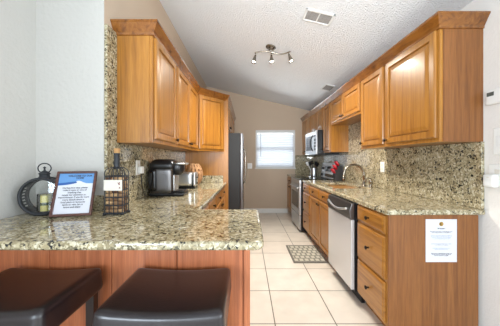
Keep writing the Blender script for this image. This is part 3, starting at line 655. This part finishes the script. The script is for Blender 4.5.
# ------------------------------------------------------------------ things on the peninsula
def lantern():
    cx, cy, cz_ = -1.249, 1.487, 1.030; R, D = .107, .044
    t = thing('candle_lantern', 'round black iron lantern with ring handle on the granite by white wall', 'lantern', (cx, cy, ZC1))
    m = MB(); n = 72; rows = [-1, -.42, .42, 1]
    V = [[m.bm.verts.new((cx+R*math.cos(2*PI*k/n), cy+D*r, cz_+R*math.sin(2*PI*k/n))) for r in rows] for k in range(n)]
    for k in range(n):
        a = 360*k/n
        for j in range(3):
            if j == 1 and k % 2 == 0 and (145 < a < 215 or a < 35 or a > 325): continue
            m.bm.faces.new((V[k][j], V[(k+1) % n][j], V[(k+1) % n][j+1], V[k][j+1]))
    m.build('band', IRON, t, solid=.005)
    for s in (-1, 1):
        rim = MB().tube([(cx+R*math.cos(2*PI*k/48), cy+D*s, cz_+R*math.sin(2*PI*k/48)) for k in range(48)], .0085, 8, True).build('rim', IRON, t, smooth=True)
        MB().lathe((cx, cy+D*s*.9, cz_), (0, 1, 0), [(0, -.0008), (R-.004, -.0008), (R-.004, .0008), (0, .0008)], 40).build('glass_pane', GLASS, t)
    MB().lathe((cx, cy, cz_+R-.006), (0, 0, 1), [(.034, 0), (.032, .012), (.026, .020), (.026, .030), (.032, .034), (.020, .046), (.006, .054), (.004, .066), (.009, .072), (0, .080)], 20).build('cap', IRON, t, smooth=True)
    zc = cz_+R+.062
    MB().tube([(cx+.034*math.cos(2*PI*k/28), cy, zc+.030*math.sin(2*PI*k/28)) for k in range(28)], .0035, 8, True).build('ring_handle', IRON, t, smooth=True)
    for dx in (-.032, .032):
        for dy in (-.032, .032): MB().box(cx+dx-.008, cx+dx+.008, cy+dy-.008, cy+dy+.008, ZC1+.0005, ZC1+.018).build('foot', IRON, t, bevel=.002)
    fz = cz_-R*math.cos(math.asin(.05/R))
    MB().box(cx-.058, cx+.058, cy-.042, cy+.042, fz-.004, fz+.001).build('candle_plate', IRON, t)
    t.rotation_euler = (0, 0, math.radians(17))
    c = thing('candle', 'cream candle in a glass cup inside the round lantern', 'candle', (cx+.010, cy, fz+.0015))
    MB().lathe((cx+.010, cy, fz+.0015), (0, 0, 1), [(.045, 0), (.045, .104), (.043, .104), (.043, .004), (0, .004)], 28).build('glass_cup', GLASS, c, smooth=False)
    MB().lathe((cx+.010, cy, fz+.006), (0, 0, 1), [(0, 0), (.042, 0), (.042, .092), (.039, .094), (0, .088)], 28).build('wax', CANDLE, c)
    MB().lathe((cx+.010, cy, fz+.04), (0, 0, 1), [(.0424, 0), (.0424, .018), (.0420, .018), (.0420, 0)], 28).build('band', LEAFBAND, c)
    MB().tube([(cx+.010, cy, fz+.09), (cx+.013, cy, fz+.104)], .0012, 6).build('wick', BLACK, c)
lantern()

def framed():
    base = Vector((-1.034, 1.418, ZC1+.0045)); yaw = math.radians(13); lean = math.radians(20)
    t = thing('picture_frame', 'mahogany framed notice with blue header leaning on the granite counter', 'picture frame', base, (-lean, 0, yaw))
    Wm = wmat(t); w, h, e, d = .218, .274, .014, .016
    def add(m, name, mat, par=t, bevel=0): m.bm.transform(Wm); return m.build(name, mat, par, bevel=bevel)
    m = MB(); m.ring_slab((-w/2, w/2, 0, h), (-w/2+e, w/2-e, e, h-e), 0, d); m.bm.transform(Matrix.Rotation(PI/2, 4, 'X'))
    add(m, 'moulding', MAHOGANY, bevel=.003)
    m = MB().box(-w/2+.004, w/2-.004, -.006, -.002, .004, h-.004); pg = add(m, 'page', PAPER)
    hw = w/2-e
    top = h-e
    m = MB(); n = 24
    wave = lambda s: h-e-.074 + .022*math.exp(-((s-.55)/.17)**2) + .012*s
    P = [(-hw + 2*hw*k/n, wave(k/n)) for k in range(n+1)] + [(hw, top), (-hw, top)]
    m.prism(P, -.0075, -.0061, 'y'); add(m, 'blue_header', BLUE)
    m = MB(); m.prism([(-hw + hw*1.05*k/n, h-e-.073+.014*(k/n)**2) for k in range(n+1)] + [(-hw + hw*1.05*k/n, h-e-.060+.010*(k/n)) for k in range(n-1, -1, -1)], -.0082, -.0076, 'y'); add(m, 'deep_blue_wave', DEEPBLUE)
    F2 = Wm @ Matrix.Translation((.012, -.0084, 0)) @ Matrix.Rotation(PI/2, 4, 'X')
    text_mesh(['WELCOME TO OUR', 'HOME'], .0145, 'heading', INK, t, F2 @ Matrix.Translation((.006, h-.034, 0)), gap=.95, bold=.0005)
    text_mesh(['During your stay, please', 'make a note or two of', 'anything that', 'needs our attention or', 'improvement. If you do want', 'more details about a', 'local place or favourite', 'spots to visit, let us', 'know and enjoy.'], .0138, 'message', INK, t, F2 @ Matrix.Translation((-.012, h-.108, 0)), gap=1.06, bold=.0002)
    m = MB(); m.prism([(.0, .01), (.095, .0), (.0, .21)], -.02, .02, 'x'); 
    add(MB().obox(Matrix.Translation((0, .053, .120)) @ Matrix.Rotation(math.radians(32.4), 4, 'X'), .05, .003, .166), 'easel_back', BLACK)
framed()

def cork_bottle():
    cx, cy = -.818, 1.515; w, d = .054, .038; z0 = ZC1+.001
    t = thing('cork_holder', 'black wire bottle-shaped cork holder with cream plate on the peninsula', 'cork holder', (cx, cy, z0))
    r = .0028; zs = z0+.235
    m = MB()
    m.box(cx-w-.006, cx+w+.006, cy-d-.006, cy+d+.006, z0+.004, z0+.008)
    for z in (z0+.008, z0+.055, z0+.105, z0+.15, z0+.21, zs):
        m.tube([(cx-w, cy-d, z), (cx+w, cy-d, z), (cx+w, cy+d, z), (cx-w, cy+d, z)], r*1.3, 6, True)
    for fx in (-1, -.5, 0, .5, 1):
        for s in (-1, 1):
            m.tube([(cx+w*fx, cy+d*s, z0), (cx+w*fx, cy+d*s, zs)] + [(cx+(w*fx)*math.cos(PI/2*k/6)*1.0 + .012*fx*math.sin(PI/2*k/6), cy+d*s*math.cos(PI/2*k/6)+.012*s*math.sin(PI/2*k/6), zs+.055*math.sin(PI/2*k/6)) for k in range(1, 7)], r, 6)
    for fy in (-.4, .4):
        for s in (-1, 1): m.tube([(cx+w*s, cy+d*fy, z0), (cx+w*s, cy+d*fy, zs)], r, 6)
    m.build('cage', IRON, t)
    for sx in (-1, 1):
        for sy in (-1, 1): MB().lathe((cx+sx*w, cy+sy*d, z0-.0005), (0, 0, 1), [(0, 0), (.010, 0), (.013, .006), (.010, .013), (0, .014)], 12).build('foot', IRON, t, smooth=True)
    MB().lathe((cx, cy, zs+.045), (0, 0, 1), [(.020, 0), (.017, .012), (.0165, .085), (.019, .088), (.019, .098), (0, .098)], 20).build('neck', IRON, t, smooth=False)
    MB().lathe((cx, cy, zs+.143), (0, 0, 1), [(0, 0), (.0165, 0), (.018, .026), (.016, .030), (0, .030)], 18).build('stopper', CORK, t)
    pl = MB().box(cx-w-.002, cx+w+.002, cy-d-.008, cy-d-.0055, z0+.148, z0+.213).build('plate', LABELM, t, bevel=.001)
    g = MB()
    for k, zz in enumerate((.196, .188, .166)): g.tube([(cx+.030+.004*k, cy-d-.0085, z0+zz), (cx+.037+.003*k, cy-d-.0085, z0+zz-.004), (cx+.042, cy-d-.0085, z0+zz+.004)], .0025, 6)
    g.build('grape_ornament', plain('wine_red', srgb(120, 48, 50), .5), pl)
    m0 = MB().lathe((0, 0, -.017), (0, 0, 1), [(0, 0), (.0105, 0), (.0112, .003), (.0112, .031), (.0105, .034), (0, .034)], 12)
    proto = m0.build('wine_cork', WINECORK, loc=(0, 0, 0))
    tag(proto, 'wine cork inside the black wire bottle cage', 'cork', 'wine corks in the bottle cage')
    first = True; k = 0
    for lay in range(9):
        for iy in (-1, 1):
            for ix in (-1, 0, 1):
                if ix == 0 and random.random() < .0: continue
                o = proto if first else proto.copy()
                if not first: COL.objects.link(o)
                first = False
                o.location = (cx+ix*.0355+random.uniform(-.001, .001), cy+iy*.0185+random.uniform(-.001, .001), z0+.020+lay*.0245+random.uniform(-.001, .001))
                o.rotation_euler = (0, PI/2+random.uniform(-.12, .12), random.uniform(-.1, .1))
cork_bottle()

# ------------------------------------------------------------------ things on the left counter
def coffee():
    y0, y1 = 2.21, 2.43; x0 = -.905; z = ZC1+.0005; ym = (y0+y1)/2
    t = thing('coffee_maker', 'black and silver pod coffee maker on the left granite counter', 'coffee maker', (-.76, ym, z))
    MB().rbox(Matrix.Translation((-.745, ym, z+.016)), .32, .205, .032, .014, 8).build('base', BLACK, t, smooth=True)
    MB().rbox(Matrix.Translation((-.797, ym, z+.145)), .222, .222, .27, .045, 10).build('body', DARKSTEEL, t, smooth=True)
    def dome(p):
        if p.z > 0: s = 1 - .18*(p.z/.055)**2; return Vector((p.x*s, p.y*s, p.z))
        return p
    MB().rbox(Matrix.Translation((-.793, ym, z+.285)), .236, .230, .118, .05, 10, dome).build('lid', BLACK, t, smooth=True)
    MB().lathe((-.672, ym, z+.195), (0, 0, 1), [(0, 0), (.04, .0), (.060, .02), (.070, .05), (.070, .105), (.06, .12), (0, .125)], 24).build('brew_head', BLACK, t, smooth=True)
    MB().tube([(-.70, y0+.035, z+.305), (-.62, y0+.03, z+.302), (-.575, ym-.02, z+.30), (-.575, ym+.02, z+.30), (-.62, y1-.03, z+.302), (-.70, y1-.035, z+.305)], .008, 8).build('handle', STEEL, t, smooth=True)
    MB().rbox(Matrix.Translation((-.684, ym, z+.120)), .012, .14, .16, .005, 5).build('front_plate', STEEL, t, smooth=True)
    MB().rbox(Matrix.Translation((-.635, ym, z+.040)), .10, .15, .018, .008, 6).build('drip_tray', BLACK, t, smooth=True)
    MB().rbox(Matrix.Translation((-.865, y0-.012, z+.15)), .07, .03, .20, .013, 6).build('water_tank', GLOSSBLACK, t, smooth=True)
coffee()
def toaster():
    x0, x1, y0, y1 = -.87, -.605, 2.80, 2.97; z = ZC1+.0005; ym = (y0+y1)/2
    t = thing('toaster', 'steel two-slice toaster with black base behind the coffee maker', 'toaster', ((x0+x1)/2, ym, z))
    MB().rbox(Matrix.Translation(((x0+x1)/2-.012, ym, z+.108)), .225, .165, .17, .035, 9).build('body', STEEL, t, smooth=True)
    MB().box(x0+.005, x1-.002, y0+.003, y1-.003, z, z+.026).build('base', BLACK, t, bevel=.006)
    e = MB().rbox(Matrix.Translation((x1-.012, ym, z+.11)), .03, .15, .165, .012, 7).build('end_panel', STEEL, t, smooth=True)
    MB().rbox(Matrix.Translation((x1+.012, ym, z+.13)), .022, .04, .016, .006, 4).build('lever', BLACK, t, smooth=True)
    MB().lathe((x1+.002, ym, z+.06), (1, 0, 0), [(.016, 0), (.014, .012), (0, .013)], 16).build('dial', BLACK, t)
    for zz in (.095, .155): MB().box(x1+.002, x1+.005, ym-.045, ym-.025, z+zz, z+zz+.014).build('button', BLACK, t)
    for dy in (-.035, .035): MB().box(x0+.04, x1-.05, ym+dy-.013, ym+dy+.013, z+.188, z+.1945).build('slot', BLACK, t)
toaster()
def vase():
    cx, cy, z = -.715, 3.30, ZC1+.0045
    prof = [(.050, 0), (.072, .02), (.092, .06), (.104, .105), (.108, .14), (.104, .175), (.094, .21), (.080, .24), (.062, .265), (.050, .28)]
    m = MB(); n = 36
    R = [[m.bm.verts.new((cx+r*math.cos(2*PI*k/n), cy+r*math.sin(2*PI*k/n), z+h)) for k in range(n)] for r, h in prof]
    for i in range(len(prof)-1):
        for k in range(n):
            if i in (3, 5, 7) and k % 3 == (0 if i != 5 else 1): continue
            if i == 8 and k % 4 == 0: continue
            m.bm.faces.new((R[i][k], R[i][(k+1) % n], R[i+1][(k+1) % n], R[i+1][k]))
    m.bm.faces.new(R[0])
    o = m.build('pierced_vase', WICKER, smooth=True, solid=.007)
    tag(o, 'round tan pierced vase in the corner by the toaster', 'vase')
vase()

# ------------------------------------------------------------------ bar stools
def stool():
    cx, cy, zt = -.318, 1.038, .715; sx, sy, sz = .470, .376, .12
    t = thing('bar_stool', 'dark brown leather saddle stool at the peninsula, right of the pair', 'stool', (cx, cy, 0), group='bar stools at the peninsula')
    def sad(p):
        q = Vector(p); k = max(0, (q.z+.02)/(sz/2+.02))
        q.z -= .016*k*max(0, 1-(q.x/(sx/2))**2)
        f = 1 + .030*max(0, (.5 - q.z/sz))*(1 if q.z > -sz*.42 else .6); q.x *= f; q.y *= f
        return q
    st = MB().rbox(Matrix.Translation((cx, cy, zt-sz/2)), sx, sy, sz, .026, 16, sad).build('seat', LEATHER, t, smooth=True)
    P = []
    def edge(x, y): return (cx+x, cy+y, zt-.021-.016*.65*max(0, 1-(x/(sx/2))**2))
    hx, hy = sx/2-.004, sy/2-.004; rr = .03
    for qx, qy, a0 in ((1, -1, -PI/2), (1, 1, 0), (-1, 1, PI/2), (-1, -1, PI)):
        for k in range(5): P.append(edge(qx*(hx-rr)+rr*math.cos(a0+PI/2*k/4), qy*(hy-rr)+rr*math.sin(a0+PI/2*k/4)))
        if True:
            nx = {(1, -1): (1, 1), (1, 1): (-1, 1), (-1, 1): (-1, -1), (-1, -1): (1, -1)}[(qx, qy)]
            a = Vector((qx*(hx-(rr if nx[0] != qx else 0)), qy*(hy-(rr if nx[1] != qy else 0)))); b = Vector((nx[0]*(hx-(rr if nx[0] != qx else 0)), nx[1]*(hy-(rr if nx[1] != qy else 0))))
            for k in range(1, 8): c = a.lerp(b, k/8); P.append(edge(c.x, c.y))
    MB().tube(P, .0035, 6, True).build('piping', STITCH, st, smooth=True)
    for qx in (-1, 1):
        for qy in (-1, 1):
            x, y = cx+qx*(sx/2-.035), cy+qy*(sy/2-.035)
            MB().box(x-.02, x+.02, y-.02, y+.02, 0, zt-sz+.004).build('leg', ESPRESSO, t, bevel=.003)
    for qy in (-1, 1): MB().box(cx-sx/2+.055, cx+sx/2-.055, cy+qy*(sy/2-.035)-.010, cy+qy*(sy/2-.035)+.010, .2, .235).build('stretcher', ESPRESSO, t, bevel=.002)
    for qx in (-1, 1): MB().box(cx+qx*(sx/2-.035)-.010, cx+qx*(sx/2-.035)+.010, cy-sy/2+.055, cy+sy/2-.055, .28, .315).build('stretcher', ESPRESSO, t, bevel=.002)
    return t
st = stool()
s2 = copy_tree(st); s2.location.x = -.966
tag(s2, 'dark brown leather saddle stool at the peninsula, left of the pair by the white wall')
